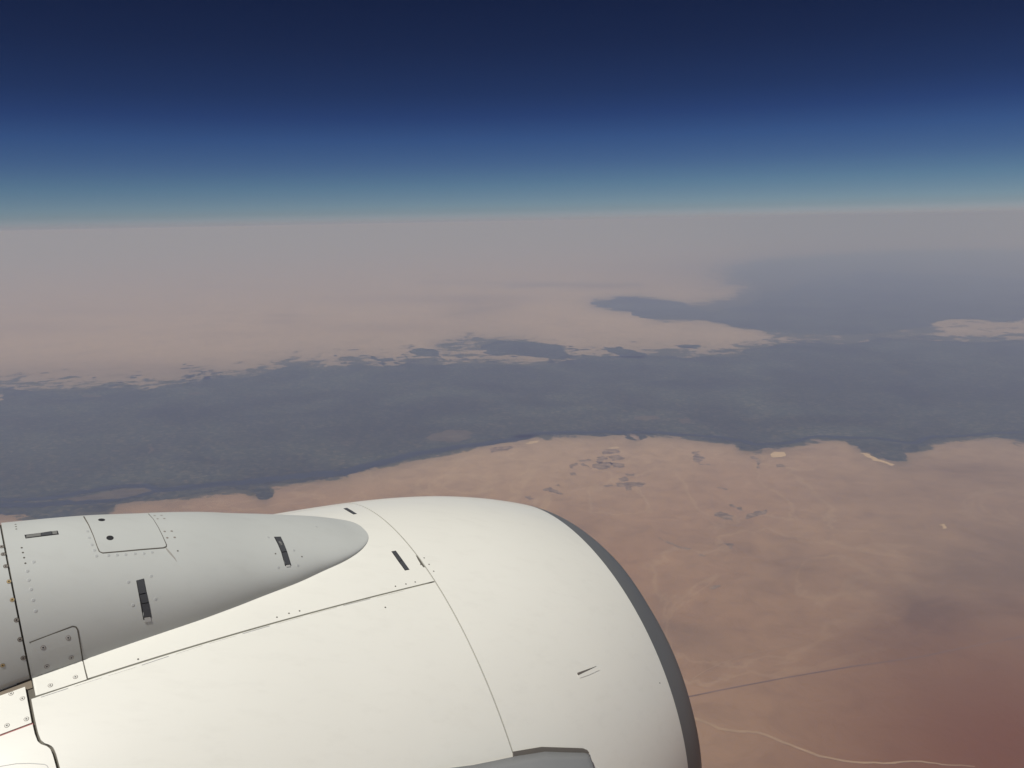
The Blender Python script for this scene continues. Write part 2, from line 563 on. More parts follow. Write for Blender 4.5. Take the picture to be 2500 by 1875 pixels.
def ribbon_ground(name, pts, widths, z, mat, label, wob=.08, seed=1):
    rg = random.Random(seed)
    P = gpoly(pts, amp=wob, closed=False, seed=seed, sub=250.0)
    n = len(P)
    l, r = [], []
    for i, p in enumerate(P):
        t = (P[min(i + 1, n - 1)] - P[max(i - 1, 0)]).normalized()
        nn = Vector((-t.y, t.x))
        f = i / (n - 1) * (len(widths) - 1)
        k = min(int(f), len(widths) - 2)
        w = (widths[k] + (widths[k + 1] - widths[k]) * (f - k)) * rg.uniform(.85, 1.15)
        l.append(p + nn * w / 2); r.append(p - nn * w / 2)
    verts = [(p.x, p.y, GZ + relief(p.x, p.y) + z) for p in l] + [(p.x, p.y, GZ + relief(p.x, p.y) + z) for p in r]
    faces = [(i, n + i, n + i + 1, i + 1) for i in range(n - 1)]
    me = mesh(name, verts, faces, False)
    o = link(name, me, mat)
    tag(o, label, kind='structure')
    return o


ribbon_ground('river', Z([(-120, 905), (0, 907), (100, 907), (300, 895), (450, 888), (580, 862), (640, 848), (800, 832), (1000, 815), (1200, 792), (1400, 776), (1500, 752), (1600, 728), (1750, 692),
                          (1900, 664), (2100, 640), (2212, 620)], z8, k8) + Z([(100, 112), (240, 98), (420, 96), (700, 96), (850, 108), (1000, 124), (1100, 146), (1230, 140), (1350, 112), (1600, 118), (1750, 140), (1850, 112), (2100, 98), (2400, 100)], z7, k8),
              [600, 650, 850, 900, 750, 600, 450, 380, 350, 350], 10.0, M['river'], 'dark river running along the near edge of the green valley', seed=8)
ribbon_ground('river_channel', Z([(-60, 885), (100, 885), (250, 872), (400, 845), (520, 828), (600, 828), (650, 843)], z8, k8), [350, 500, 600, 500], 9.0, M['river'],
              'narrow river channel round a pale island at left', seed=9)

# pale islands, dunes and cliffs
M['fallow'] = plain('fallow_land', (0.088, 0.076, 0.054), .95, .1, .3, 1e-3)
fall = [Z([(280, 882), (400, 862), (520, 838), (600, 836), (630, 850), (560, 870), (420, 885), (310, 893)], z8, k8),
        Z([(380, 1300), (430, 1270), (540, 1243), (650, 1245), (700, 1265), (690, 1300), (600, 1325), (480, 1320)], z1, k1),
        Z([(1790, 1152), (1950, 1148), (1970, 1170), (1880, 1180), (1800, 1178)], z1, k1),
        Z([(2110, 1170), (2170, 1165), (2180, 1195), (2120, 1200)], z1, k1),
        Z([(1450, 190), (1540, 180), (1560, 195), (1460, 205)], (0, 900), .3165),
        Z([(1140, 605), (1185, 598), (1190, 625), (1160, 650), (1140, 648)], (0, 900), .3165),
        Z([(620, 205), (780, 208), (775, 220), (640, 220)], (0, 900), .3165)]
for i, p in enumerate(fall):
    sheet('fallow_land', [gpoly(p, amp=0.14, seed=40 + i)], 12.0, M['fallow'], label='paler fallow patch inside the dark valley', group='fallow patches in the valley')
zc, kc = (1200, 1050), 700 / 2212
sand = [Z([(255, 108), (300, 88), (372, 84), (360, 97), (300, 112)], zc, kc),
        Z([(2150, 190), (2180, 168), (2260, 172), (2270, 200), (2180, 215)], zc, kc),
        Z([(1230, 1490), (1280, 1495), (1340, 1530), (1440, 1560), (1420, 1568), (1300, 1535)], zb, kb),
        Z([(1858, 480), (1888, 475), (1884, 484), (1892, 493), (1874, 496), (1874, 484)], z7, k8),
        Z([(890, 142), (960, 128), (990, 136), (930, 148)], zc, kc)]
for i, p in enumerate(sand):
    sheet('sand_patch', [gpoly(p, amp=0.16, seed=60 + i)], 12.0, M['sand'], label='bright pale sand patch on the desert beside the valley', group='bright sand patches')

# reclaimed fields out in the desert
fields = [
    [(850, 170), (870, 152), (970, 150), (980, 178), (860, 188)], [(870, 205), (980, 192), (1030, 222), (930, 238)],
    [(818, 208), (855, 200), (862, 250), (825, 262)], [(775, 268), (830, 250), (920, 245), (915, 292), (830, 308)],
    [(920, 252), (1025, 262), (1015, 290), (930, 292)], [(660, 232), (750, 222), (765, 238), (690, 246)], [(600, 272), (650, 252), (670, 262), (640, 300), (610, 296)],
    [(680, 260), (715, 255), (775, 300), (750, 308)], [(600, 330), (640, 326), (652, 350), (612, 352)],
    [(1030, 338), (1130, 332), (1100, 356), (1035, 356)], [(975, 372), (1030, 358), (1030, 400), (975, 410)],
    [(970, 408), (1060, 402), (1180, 405), (1165, 440), (1075, 440), (970, 438)], [(1035, 440), (1070, 440), (1080, 462), (1040, 468)],
    [(865, 428), (935, 422), (940, 432), (870, 440)], [(390, 455), (450, 440), (490, 460), (560, 495), (540, 500), (440, 470), (395, 468)],
    [(480, 430), (530, 420), (535, 436)], [(255, 515), (310, 505), (330, 535), (290, 540)],
    [(1550, 168), (1605, 162), (1610, 190), (1655, 225), (1610, 265), (1560, 215)], [(1600, 262), (1690, 262), (1690, 270), (1605, 270)],
    [(1040, 30), (1100, 35), (1150, 78), (1120, 82)], [(1990, 205), (2020, 200), (2075, 290), (2050, 296)], [(2190, 265), (2240, 262), (2270, 285), (2200, 290)],
    [(1720, 640), (1770, 630), (1870, 665), (1860, 700), (1790, 690)], [(1825, 580), (1860, 572), (1890, 598), (1840, 590)], [(1885, 598), (1930, 594), (1960, 628), (1920, 626)],
    [(2020, 640), (2060, 625), (2130, 612), (2120, 636), (2040, 668), (1970, 690), (1960, 672)],
    [(1740, 440), (1820, 458), (1815, 466), (1745, 448)], [(1285, 828), (1380, 870), (1540, 912), (1520, 925), (1440, 906), (1350, 870)],
    [(1610, 955), (1660, 968), (1640, 978), (1605, 968)], [(1755, 850), (1815, 872), (1865, 872), (1865, 915), (1815, 885)], [(1680, 1212), (1770, 1188), (1760, 1205), (1690, 1222)],
    [(0, 140), (60, 128), (150, 122), (172, 134), (120, 158), (0, 178)]]
for i, f in enumerate(fields):
    sheet('field', [gpoly(Z(f, zc, kc), amp=0.2, seed=80 + i)], 6.0, M['field'], label='dark irregular field laid out on the pale desert', group='dark fields on the near desert')

ribbon_ground('railway_road', [(1560, 1722), (1700, 1697), (1900, 1658), (2080, 1626), (2260, 1600), (2420, 1568), (2560, 1540)], [46, 40, 36, 36], 6.0, M['tar'], 'long straight dark road crossing the red desert', wob=.002, seed=4)
M['track'] = plain('dry_stream', (0.325, 0.215, 0.13), .95, .1, .12, 2e-3)
ribbon_ground('dry_riverbed', [(1600, 1725), (1700, 1755), (1755, 1778), (1850, 1788), (1930, 1818), (2000, 1846), (2060, 1858), (2250, 1860), (2380, 1872)], [105, 90, 75, 50, 22], 6.0, M['track'],
              'thin pale dry riverbed winding across the desert at lower right', wob=.05, seed=5)
ribbon_ground('dirt_track', [(1690, 1660), (1760, 1620), (1830, 1598), (1960, 1566)], [22, 18, 14], 6.0, M['track'], 'faint pale track leading away above the dark road', wob=.03, seed=6)


# ------------------------------------------------------------------ the jet engine
def rad(s):
    k1, k2, k3 = -0.10999564, -0.1164426, -0.08684662
    if s >= 0:
        return 1.03 + k1 * s + k2 * s * s + k3 * s ** 3
    return 1.03 + k1 * s - .06 * s * s + .01 * s ** 3


def skin(s, b, off=0.0):
    r = rad(s) + off
    return NC + NF * s + NU * (r * math.cos(b)) + NS * (r * math.sin(b))


LW, RW = 0.75240702, 0.84432614
D = math.radians


def paint(name, col, rough, var=.03, dirt=0.0, coat=.0):
    mt, nt, bs = nodes(name)
    L = nt.links
    tc = N(nt, 'ShaderNodeTexCoord')
    n1 = N(nt, 'ShaderNodeTexNoise', Scale=2.3, Detail=4.0, Roughness=.55)
    n2 = N(nt, 'ShaderNodeTexNoise', Scale=26.0, Detail=5.0, Roughness=.65)
    mp = N(nt, 'ShaderNodeMapping')
    L.new(tc.outputs['Object'], n1.inputs['Vector'])
    # flow-wise streaks
    rot = Matrix((NF, NU, NS)).to_euler()
    mp.inputs['Rotation'].default_value = rot
    mp.inputs['Scale'].default_value = (.18, 1, 1)
    L.new(tc.outputs['Object'], mp.inputs['Vector'])
    L.new(mp.outputs[0], n2.inputs['Vector'])
    f1 = ramp(nt, n1.outputs['Fac'], [(.3, 1 - var), (.7, 1 + var * .5)])
    c = mix(nt, 1.0, col, f1.outputs[0], 'MULTIPLY')
    if dirt:
        f2 = ramp(nt, n2.outputs['Fac'], [(.52, 0.0), (.78, dirt)])
        c = mix(nt, f2.outputs[0], c, (.22, .19, .15))
    L.new(c, bs.inputs['Base Color'])
    bs.inputs['Roughness'].default_value = rough
    bs.inputs['Specular IOR Level'].default_value = .35
    bs.inputs['Coat Weight'].default_value = coat
    bs.inputs['Coat Roughness'].default_value = .2
    return mt


M['white'] = paint('white_paint', (.83, .82, .75), .40, .02, .06, .4)
M['grey'] = paint('grey_paint', (.56, .577, .552), .5, .04, .07)
M['lip'] = paint('inlet_metal', (.15, .155, .16), .45, .03)
M['gap'] = paint('sealant', (.13, .12, .10), .8, .2)
M['brown'] = paint('bare_structure', (.20, .165, .125), .7, .2)
M['duct'] = paint('duct_lining', (.30, .30, .30), .6, .05)
M['fin'] = paint('fin_grey', (.235, .24, .245), .45, .1, .1)
M['flange'] = paint('fin_flange', (.16, .145, .13), .6, .15, .2)
M['slotdark'] = paint('slot_dark', (.03, .03, .033), .6, .2)
M['slotgrey'] = paint('slot_plate', (.075, .078, .085), .5, .25)
M['slotpale'] = paint('slot_plate_pale', (.21, .21, .20), .5, .2)
M['steel'] = paint('screw_steel', (.30, .27, .24), .45, .1)
M['brass'] = paint('screw_brass', (.52, .38, .17), .4, .1)
M['head'] = paint('screw_head_paint', (.52, .52, .50), .5, .1)
M['faint'] = paint('faint_fastener', (.47, .485, .48), .5, .05)
M['redline'] = paint('red_seal', (.42, .17, .16), .6, .15)

engine = bpy.data.objects.new('jet_engine', None)
COL.objects.link(engine)
tag(engine, 'white jet engine with grey pylon fairing on top, seen above the desert', 'jet engine')


def grid_part(name, rows, mat, depth=.012, parent=engine, inward=None, closed=False):
    """rows[i][j] = outer point; skirts drop inwards along the nacelle radius so gaps show a real edge."""
    nr, ncol = len(rows), len(rows[0])
    verts = [p for r in rows for p in r]
    faces = []
    for i in range(nr - 1):
        for j in range(ncol - 1 if not closed else ncol):
            j2 = (j + 1) % ncol
            faces.append((i * ncol + j, i * ncol + j2, (i + 1) * ncol + j2, (i + 1) * ncol + j))

    def inn(p):
        q = p - NC
        radial = q - NF * q.dot(NF)
        return p - radial.normalized() * depth
    loops = []
    if closed:
        loops = [[i for i in range(ncol)] + [0], [(nr - 1) * ncol + i for i in range(ncol)] + [(nr - 1) * ncol]]
    else:
        loop = list(range(ncol)) + [i * ncol + ncol - 1 for i in range(1, nr)] + [(nr - 1) * ncol + j for j in range(ncol - 2, -1, -1)] + [i * ncol for i in range(nr - 2, -1, -1)]
        loops = [loop]
    for loop in loops:
        b0 = len(verts)
        for v in loop:
            verts.append(verts[v])
        b1 = len(verts)
        for v in loop:
            verts.append(inn(verts[v]))
        for k in range(len(loop) - 1):
            faces.append((b0 + k, b0 + k + 1, b1 + k + 1, b1 + k))
    me = mesh(name, verts, faces)
    bm = bmesh.new(); bm.from_mesh(me)
    bmesh.ops.recalc_face_normals(bm, faces=bm.faces[:])
    bm.to_mesh(me); bm.free()
    return link(name, me, mat, parent)


def frange(a, b, n):
    return [a + (b - a) * i / (n - 1) for i in range(n)]


G = 0.0022
HALF = D(19.51)
# inlet cowl: full ring of white skin
grid_part('inlet_cowl', [[skin(s, b) for b in frange(0, 2 * math.pi, 193)[:-1]] for s in frange(G, LW - .001, 40)], M['white'], closed=True)
# inlet lip: rolled metal leading edge, swept a little
LA = [(-180, .10), (-20, .12), (5, .135), (20, .145), (35, .142), (50, .15), (65, .153), (90, .17), (180, .10)]
RH, SL = .70, -0.432716


def lip_a(b):
    b = math.degrees((b + math.pi) % (2 * math.pi) - math.pi)
    for (a0, v0), (a1, v1) in zip(LA, LA[1:]):
        if a0 <= b <= a1:
            t = (b - a0) / (a1 - a0)
            return v0 + (v1 - v0) * t
    return .12


def lip_pt(t, b):
    a = lip_a(b)
    s = (1 - t) ** 3 * LW + 3 * t * (1 - t) ** 2 * (LW + a * .55) + 3 * t * t * (1 - t) * (LW + a) + t ** 3 * (LW + a)
    r = (1 - t) ** 3 * RW + 3 * t * (1 - t) ** 2 * (RW + SL * a * .55) + 3 * t * t * (1 - t) * (RH + (RW - RH) * .5) + t ** 3 * RH
    return s, r


rows = []
bs_ = frange(0, 2 * math.pi, 193)[:-1]
for t in frange(0, 1, 18):
    rows.append([NC + NF * lip_pt(t, b)[0] + (NU * math.cos(b) + NS * math.sin(b)) * lip_pt(t, b)[1] for b in bs_])
for t in frange(.1, 1, 10):      # rolled back into the duct
    rows.append([NC + NF * (LW + lip_a(b) - .16 * (1 - math.cos(t * 1.57))) + (NU * math.cos(b) + NS * math.sin(b)) * (RH - .05 * math.sin(t * 1.57)) for b in bs_])
grid_part('inlet_lip', rows, M['lip'], depth=.006, closed=True)
# duct, fan face and spinner inside the inlet
rows = [[NC + NF * s + (NU * math.cos(b) + NS * math.sin(b)) * r for b in bs_[::3]] for s, r in ((LW - .03, .648), (LW - .3, .70), (LW - .6, .77), (-.05, .79))]
grid_part('inlet_duct', rows, M['duct'], depth=.004, closed=True)
fb = bpy.data.meshes.new('fan_blade')
bl = []
for i in range(7):
    t = i / 6
    r = .24 + .545 * t
    tw = .5 + .7 * t
    for sgn in (-1, 1):
        bl.append((r, sgn * .075 * math.cos(tw), sgn * .075 * math.sin(tw)))
fb.from_pydata(bl, [], [(2 * i, 2 * i + 1, 2 * i + 3, 2 * i + 2) for i in range(6)])
fb.materials.append(M['slotgrey'])
for k in range(24):
    o = link('fan_blade', fb, None, engine)
    a = 2 * math.pi * k / 24
    xr = NU * math.cos(a) + NS * math.sin(a)
    o.matrix_local = Matrix.Translation(NC + NF * .1) @ Matrix((xr, NF.cross(xr), NF)).transposed().to_4x4()
rows = [[NC + NF * (.42 - .36 * (k / 8) ** 1.5) + (NU * math.cos(b) + NS * math.sin(b)) * (.001 + .25 * k / 8) for b in bs_[::6]] for k in range(9)]
grid_part('spinner', rows, M['slotdark'], depth=.001, closed=True)

# inner structure seen through the joints
rows = [[skin(s, b, -.011) for b in frange(0, 2 * math.pi, 161)[:-1]] for s in frange(-2.6, LW - .02, 50)]
grid_part('inner_structure', rows, M['gap'], depth=.004, closed=True)
def hinge_b(s):                     # upper edge of the door
    return HALF + D(-.9) * max(0, -s) ** 1.4 + .0026


# fixed crown panel between the two hinge lines
grid_part('crown_panel', [[skin(s, b) for b in frange(-hinge_b(s) + .0058, hinge_b(s) - .0054, 41)] for s in frange(-1.163, -G, 44)], M['white'])
# fan cowl doors with the stepped rear edge
step = [(18.0, -1.175), (19.54, -1.177), (22.2, -1.177), (24.1, -1.176), (25.28, -1.173), (25.9, -1.167), (26.5, -1.155), (27.1, -1.1495), (28.05, -1.147), (30.0, -1.145), (180, -1.145)]


def s_aft(bdeg):
    for (a0, v0), (a1, v1) in zip(step, step[1:]):
        if a0 <= bdeg <= a1:
            return v0 + (v1 - v0) * (bdeg - a0) / (a1 - a0)
    return -1.145


for sg in (1, -1):
    bl_ = [i / 120 for i in range(121)]
    rows = []
    bdeg = [19.3 + .35 * i for i in range(32)] + [31 + (179 - 31) * i / 70 for i in range(71)]
    ft = frange(0, 1, 44)
    for k, bd in enumerate(bdeg):
        row = []
        for f in ft:
            s = (s_aft(bd) + .003) * (1 - f) + (-G) * f
            b = D(bd)
            if k < 12:              # blend the first rows onto the hinge line
                hb = hinge_b(s)
                b = hb + (D(bdeg[12]) - hb) * (k / 12)
            row.append(skin(s, sg * b, 0.0))
        rows.append(row)
    grid_part('fan_cowl_door', rows, M['white'])
# pieces behind the rear joint
for sg in (1, -1):
    grid_part('latch_strip', [[skin(s, sg * D(b)) for b in frange(16.05, 22.25, 14)] for s in frange(-2.5, -1.1825, 24)], M['white'])
    rows = []
    for bd in [22.55 + .3 * i for i in range(30)] + [31.6 + 147 * i / 50 for i in range(51)]:
        rows.append([skin((s_aft(bd) - .0045) * (1 - f) + (-2.5) * f, sg * D(bd)) for f in frange(0, 1, 30)])
    grid_part('reverser_cowl', rows, M['white'])
    # red sealing strip lying in the joint
    grid_part('red_seal', [[skin(s, sg * D(b), -.003) for b in frange(22.25, 22.55, 3)] for s in frange(-2.5, -1.18, 20)], M['redline'], depth=.003)
grid_part('gap_fairing', [[skin(s, D(b), -.008) for b in frange(12.5, 16.3, 6)] for s in frange(-2.5, -1.166, 20)], M['brown'], depth=.002)

# pylon fairing
UN = [0, .05, .1, .205, .288, .395, .477, .574, .661, .734, .82, .95, 1.1, 1.6]
WN = [0, .034, .063, .11, .143, .177, .197, .224, .241, .256, .268, .274, .277, .282]
CK = [(-.098, 0), (-.14, .010), (-.22, .034), (-.3, .056), (-.4, .082), (-.5, .109), (-.6, .139), (-.7, .165), (-.8, .189), (-.95, .228), (-1.1, .262), (-1.3, .305), (-2.5, .43)]


def lerp(x, xs, ys):
    return float(np.interp(x, xs, ys))


def hermite(x, xs, ys):
    i = min(max(int(np.searchsorted(xs, x)) - 1, 0), len(xs) - 2)
    h = xs[i + 1] - xs[i]
    t = (x - xs[i]) / h

    def sl(k):
        if k <= 0: return (ys[1] - ys[0]) / (xs[1] - xs[0])
        if k >= len(xs) - 1: return (ys[-1] - ys[-2]) / (xs[-1] - xs[-2])
        a, b = (ys[k] - ys[k - 1]) / (xs[k] - xs[k - 1]), (ys[k + 1] - ys[k]) / (xs[k + 1] - xs[k])
        return 0 if a * b <= 0 else 2 * a * b / (a + b)
    m0, m1 = sl(i), sl(i + 1)
    return ys[i] * (1 + 2 * t) * (1 - t) ** 2 + h * m0 * t * (1 - t) ** 2 + ys[i + 1] * t * t * (3 - 2 * t) + h * m1 * t * t * (t - 1)


CX_ = [-k for k, _ in CK]
CY_ = [v for _, v in CK]


def fair(s, th, k=1.0):
    w = k * hermite(math.sqrt(max(-.098 - s, 0)), UN, WN)
    c = hermite(-s, CX_, CY_)
    y = w * math.cos(th)
    h = math.sqrt(rad(s) ** 2 - y * y) + c * math.sin(th) ** .82 - (.004 if th < .01 or th > 3.13 else 0)
    return NC + NF * s + NS * y + NU * h


ths = frange(0, math.pi, 57)
sF = [-.098 - .001 - (1.164 - .099) * (k / 69) ** 2 for k in range(70)]
grid_part('pylon_fairing', [[fair(s, t) for t in ths] for s in sF], M['grey'], depth=.008)
ths2 = [t for t in frange(.016, math.pi - .016, 49)]
sA = frange(-1.1685, -2.5, 36)
grid_part('pylon_rear_fairing', [[fair(s, t, .982) for t in ths2] for s in sA], M['grey'], depth=.02)
grid_part('fairing_joint', [[fair(s, t, .975) - (fair(s, t, .975) - NC - NF * s).normalized() * .006 for t in ths] for s in (-1.15, -1.166, -1.2)], M['gap'], depth=.002)

# surface finder: where a line of sight meets the engine skin
V_, F_ = [], []


def add_grid(rows):
    b0 = len(V_)
    n = len(rows[0])
    V_.extend(p for r in rows for p in r)
    for i in range(len(rows) - 1):
        for j in range(n - 1):
            F_.append((b0 + i * n + j, b0 + i * n + j + 1, b0 + (i + 1) * n + j + 1, b0 + (i + 1) * n + j))


add_grid([[skin(s, b) for b in frange(D(-60), D(100), 161)] for s in frange(-2.5, LW, 120)])
add_grid([[fair(s, t) for t in ths] for s in sF])
add_grid([[fair(s, t, .982) for t in ths2] for s in sA])
BV = BVHTree.FromPolygons(V_, F_)


def surf(px):
    loc, nrm, idx, dist = BV.ray_cast(Vector((0, 0, 0)), ray(px))
    if loc is None:
        return None
    if nrm.dot(loc) > 0:
        nrm = -nrm
    return loc, nrm


def pad(name, outline, thick, mat, parent=engine, lift=0.0, rings=5, dense=6, seam=None):
    """raised plate following the skin, outline given by lines of sight onto it."""
    n0 = len(outline)
    pts = []
    for i in range(n0):
        a, b = outline[i], outline[(i + 1) % n0]
        for k in range(dense):
            f = k / dense
            pts.append((a[0] + (b[0] - a[0]) * f, a[1] + (b[1] - a[1]) * f))
    cx = sum(p[0] for p in pts) / len(pts)
    cy = sum(p[1] for p in pts) / len(pts)
    verts, faces = [], []
    n = len(pts)

    def S(p, off):
        h = surf(p)
        return h[0] + h[1] * off
    for p in pts:
        verts.append(S(p, lift - .002))
    for p in pts:
        verts.append(S(p, lift + thick))
    for k in range(n):
        faces.append((k, (k + 1) % n, n + (k + 1) % n, n + k))
    prev = len(verts)
    for p in pts:
        verts.append(S(p, lift + thick))
    for r in range(1, rings):
        f = 1 - r / rings
        base = len(verts)
        for p in pts:
            verts.append(S((cx + (p[0] - cx) * f, cy + (p[1] - cy) * f), lift + thick))
        for k in range(n):
            faces.append((prev + k, prev + (k + 1) % n, base + (k + 1) % n, base + k))
        prev = base
    verts.append(S((cx, cy), lift + thick))
    c = len(verts) - 1
    for k in range(n):
        faces.append((prev + k, prev + (k + 1) % n, c))
    me = mesh(name, verts, faces)
    bm = bmesh.new(); bm.from_mesh(me); bmesh.ops.recalc_face_normals(bm, faces=bm.faces[:]); bm.to_mesh(me); bm.free()
    return link(name, me, mat, parent)


def bead(name, line, width, mat, parent=engine, lift=.0006, dense=8):
    pts = []
    for a, b in zip(line, line[1:]):
        for k in range(dense):
            f = k / dense
            pts.append((a[0] + (b[0] - a[0]) * f, a[1] + (b[1] - a[1]) * f))
    pts.append(line[-1])
    hs = [surf(p) for p in pts]
    hs = [h for h in hs if h]
    verts, faces = [], []
    for i, (p, nn) in enumerate(hs):
        t = (hs[min(i + 1, len(hs) - 1)][0] - hs[max(i - 1, 0)][0]).normalized()
        sd = nn.cross(t).normalized() * width / 2
        verts += [p + sd + nn * -.001, p + sd * .8 + nn * lift, p - sd * .8 + nn * lift, p - sd + nn * -.001]
        if i:
            b = 4 * i
            for k in range(3):
                faces.append((b - 4 + k, b - 3 + k, b + 1 + k, b + k))
    me = mesh(name, verts, faces, False)
    return link(name, me, mat, parent)


def zz(off, k, *pts):
    return [(off[0] + x * k, off[1] + y * k) for x, y in pts]


q1, q2, q3, q4, q6 = ((0, 1200), .226), ((0, 1500), .226), ((450, 1200), .226), ((800, 1180), .226), ((1100, 1475), .2939)

# access panel on top of the fairing
door_o = zz(*q1, (918, 284), (1130, 268), (1380, 256), (1598, 246), (1650, 300), (1705, 390), (1750, 480), (1790, 572), (1792, 592), (1765, 605), (1500, 626), (1300, 645), (1110, 661), (1080, 650), (1055, 600), (1012, 478), (962, 362))
ap = pad('access_panel', door_o, .0016, M['grey'], rings=7, dense=5)
bead('panel_seam', zz(*q1, (905, 272), (960, 362), (1012, 478), (1055, 600), (1075, 648), (1108, 664), (1300, 648), (1500, 630), (1765, 609), (1792, 598), (1794, 575), (1750, 478), (1705, 388), (1650, 298), (1600, 243)), .0042, M['gap'], ap, lift=.0012)
for hx, hy, rx, ry in ((1097, 312, 34, 14), (1187, 506, 36, 25)):
    pad('drain_hole', zz(*q1, *[(hx + rx * math.cos(a) * (1.12 if abs(math.cos(a)) > .5 else 1), hy + ry * math.sin(a)) for a in frange(0, 2 * math.pi, 13)[:-1]]), .0003, M['slotdark'], ap, lift=.0018, rings=2, dense=2)
# lower access panel crossing from the fairing onto the white crown
lp = pad('hinge_panel', zz(*q2, (332, 306), (550, 222), (780, 140), (815, 142), (832, 170), (850, 270), (868, 380), (886, 492), (620, 578), (368, 664), (356, 520), (340, 400)), .0014, M['grey'], rings=6, dense=4)
lw = pad('hinge_panel', zz(*q2, (376, 688), (630, 600), (894, 514), (912, 600), (938, 704), (670, 792), (402, 878), (386, 780)), .0014, M['white'], rings=5, dense=4)
lw['label'] = 'white lower hinge panel'
bead('panel_seam', zz(*q2, (318, 305), (550, 218), (785, 128), (820, 136), (838, 165), (856, 270), (876, 390), (896, 510), (918, 600), (948, 710)), .0038, M['gap'], lp, lift=.001)


# latches and slots
def slot(outer, plates, parent=engine):
    s = pad('latch', outer, .0006, M['slotdark'], parent, rings=2, dense=5)
    for pl, mt in plates:
        pad('latch_plate', pl, .0012, M[mt], s, rings=2, dense=4, lift=.0004)
    return s


slot(zz(*q1, (264, 470), (622, 424), (636, 464), (276, 508)), [(zz(*q1, (285, 476), (440, 452), (440, 482), (282, 503)), 'slotpale'), (zz(*q1, (444, 450), (555, 432), (560, 468), (446, 482)), 'slotgrey'), (zz(*q1, (563, 433), (612, 427), (620, 460), (568, 466)), 'slotpale')])
slot(zz(*q1, (1470, 962), (1555, 940), (1636, 1350), (1630, 1364), (1548, 1388)), [(zz(*q1, (1478, 967), (1550, 946), (1578, 1092), (1506, 1108)), 'slotgrey'), (zz(*q1, (1510, 1118), (1584, 1102), (1604, 1194), (1532, 1208)), 'slotgrey'), (zz(*q1, (1535, 1218), (1608, 1204), (1630, 1346), (1556, 1358)), 'slotgrey'), (zz(*q1, (1560, 1364), (1622, 1352), (1634, 1398), (1560, 1412)), 'head')])
slot(zz(*q3, (968, 490), (1040, 488), (1075, 560), (1110, 650), (1156, 800), (1088, 806), (1045, 655), (1012, 575)), [(zz(*q3, (980, 494), (1036, 492), (1072, 562), (1104, 646), (1052, 655), (1018, 572)), 'slotgrey'), (zz(*q3, (1056, 665), (1108, 656), (1146, 786), (1090, 792)), 'slotgrey'), (zz(*q3, (1098, 798), (1140, 792), (1146, 812), (1104, 818)), 'head'), (zz(*q3, (1015, 538), (1040, 545), (1065, 575), (1035, 585)), 'slotpale')])
slot(zz(*q4, (688, 736), (735, 728), (810, 830), (884, 933), (835, 942), (760, 840)), [(zz(*q4, (696, 738), (732, 732), (806, 834), (770, 842)), 'slotgrey'), (zz(*q4, (776, 848), (812, 842), (878, 930), (838, 938)), 'slotgrey')])
slot(zz(*q4, (170, 273), (210, 266), (265, 298), (316, 330), (278, 336), (222, 304)), [(zz(*q4, (180, 273), (208, 269), (260, 299), (226, 302)), 'slotgrey'), (zz(*q4, (232, 306), (266, 303), (308, 329), (280, 333)), 'slotgrey')])


# fasteners: one mesh per kind, shared by every copy
def screw_mesh(name, r, mats, cross=True):
    v, f, mi = [], [], []
    n = 12

    def ring(rr, h):
        b = len(v)
        v.extend((rr * math.cos(2 * math.pi * k / n), rr * math.sin(2 * math.pi * k / n), h) for k in range(n))
        return b
    a, b, c = ring(r, -.0008), ring(r * .84, -.0006), ring(r * .76, -.0004)
    for p, q_, m_ in ((a, b, 0), (b, c, 0)):
        for k in range(n):
            f.append((p + k, p + (k + 1) % n, q_ + (k + 1) % n, q_ + k)); mi.append(m_)
    f.append(tuple(c + k for k in range(n))); mi.append(1)
    if cross:
        for dx, dy in ((.42, .14), (.14, .42)):
            b = len(v)
            hh = -.0003 if dx > dy else -.00025
            v.extend([(-r * dx, -r * dy, hh), (r * dx, -r * dy, hh), (r * dx, r * dy, hh), (-r * dx, r * dy, hh)])
            f.append((b, b + 1, b + 2, b + 3)); mi.append(2)
    me = bpy.data.meshes.new(name)
    me.from_pydata(v, [], f)
    for mm in mats: me.materials.append(mm)
    me.polygons.foreach_set('material_index', mi)
    return me


SM = {'steel': screw_mesh('screw', .0062, [M['gap'], M['steel'], M['slotdark']]), 'brass': screw_mesh('screw', .0060, [M['steel'], M['brass'], M['slotdark']]),
      'pale': screw_mesh('screw', .0062, [M['steel'], M['head'], M['slotdark']]), 'white': screw_mesh('screw', .0062, [M['steel'], M['white'], M['slotdark']]),
      'rivet': screw_mesh('rivet', .0036, [M['steel'], M['steel'], M['slotdark']], False), 'faint': screw_mesh('rivet', .0048, [M['grey'], M['faint'], M['slotdark']], False),
      'dot': screw_mesh('rivet', .0026, [M['gap'], M['gap'], M['gap']], False)}


def fasten(kind, pts, parent=engine, lift=.0012):
    for p in pts:
        h = surf(p)
        if not h: continue
        o = link('rivet' if kind in ('rivet', 'faint', 'dot') else 'screw', SM[kind], None, parent)
        t = NF - h[1] * NF.dot(h[1]); t.normalize()
        a = random.uniform(0, 1.5)
        t2 = t * math.cos(a) + h[1].cross(t) * math.sin(a)
        o.matrix_local = Matrix.Translation(h[0] + h[1] * lift) @ Matrix((t2, h[1].cross(t2), h[1])).transposed().to_4x4()


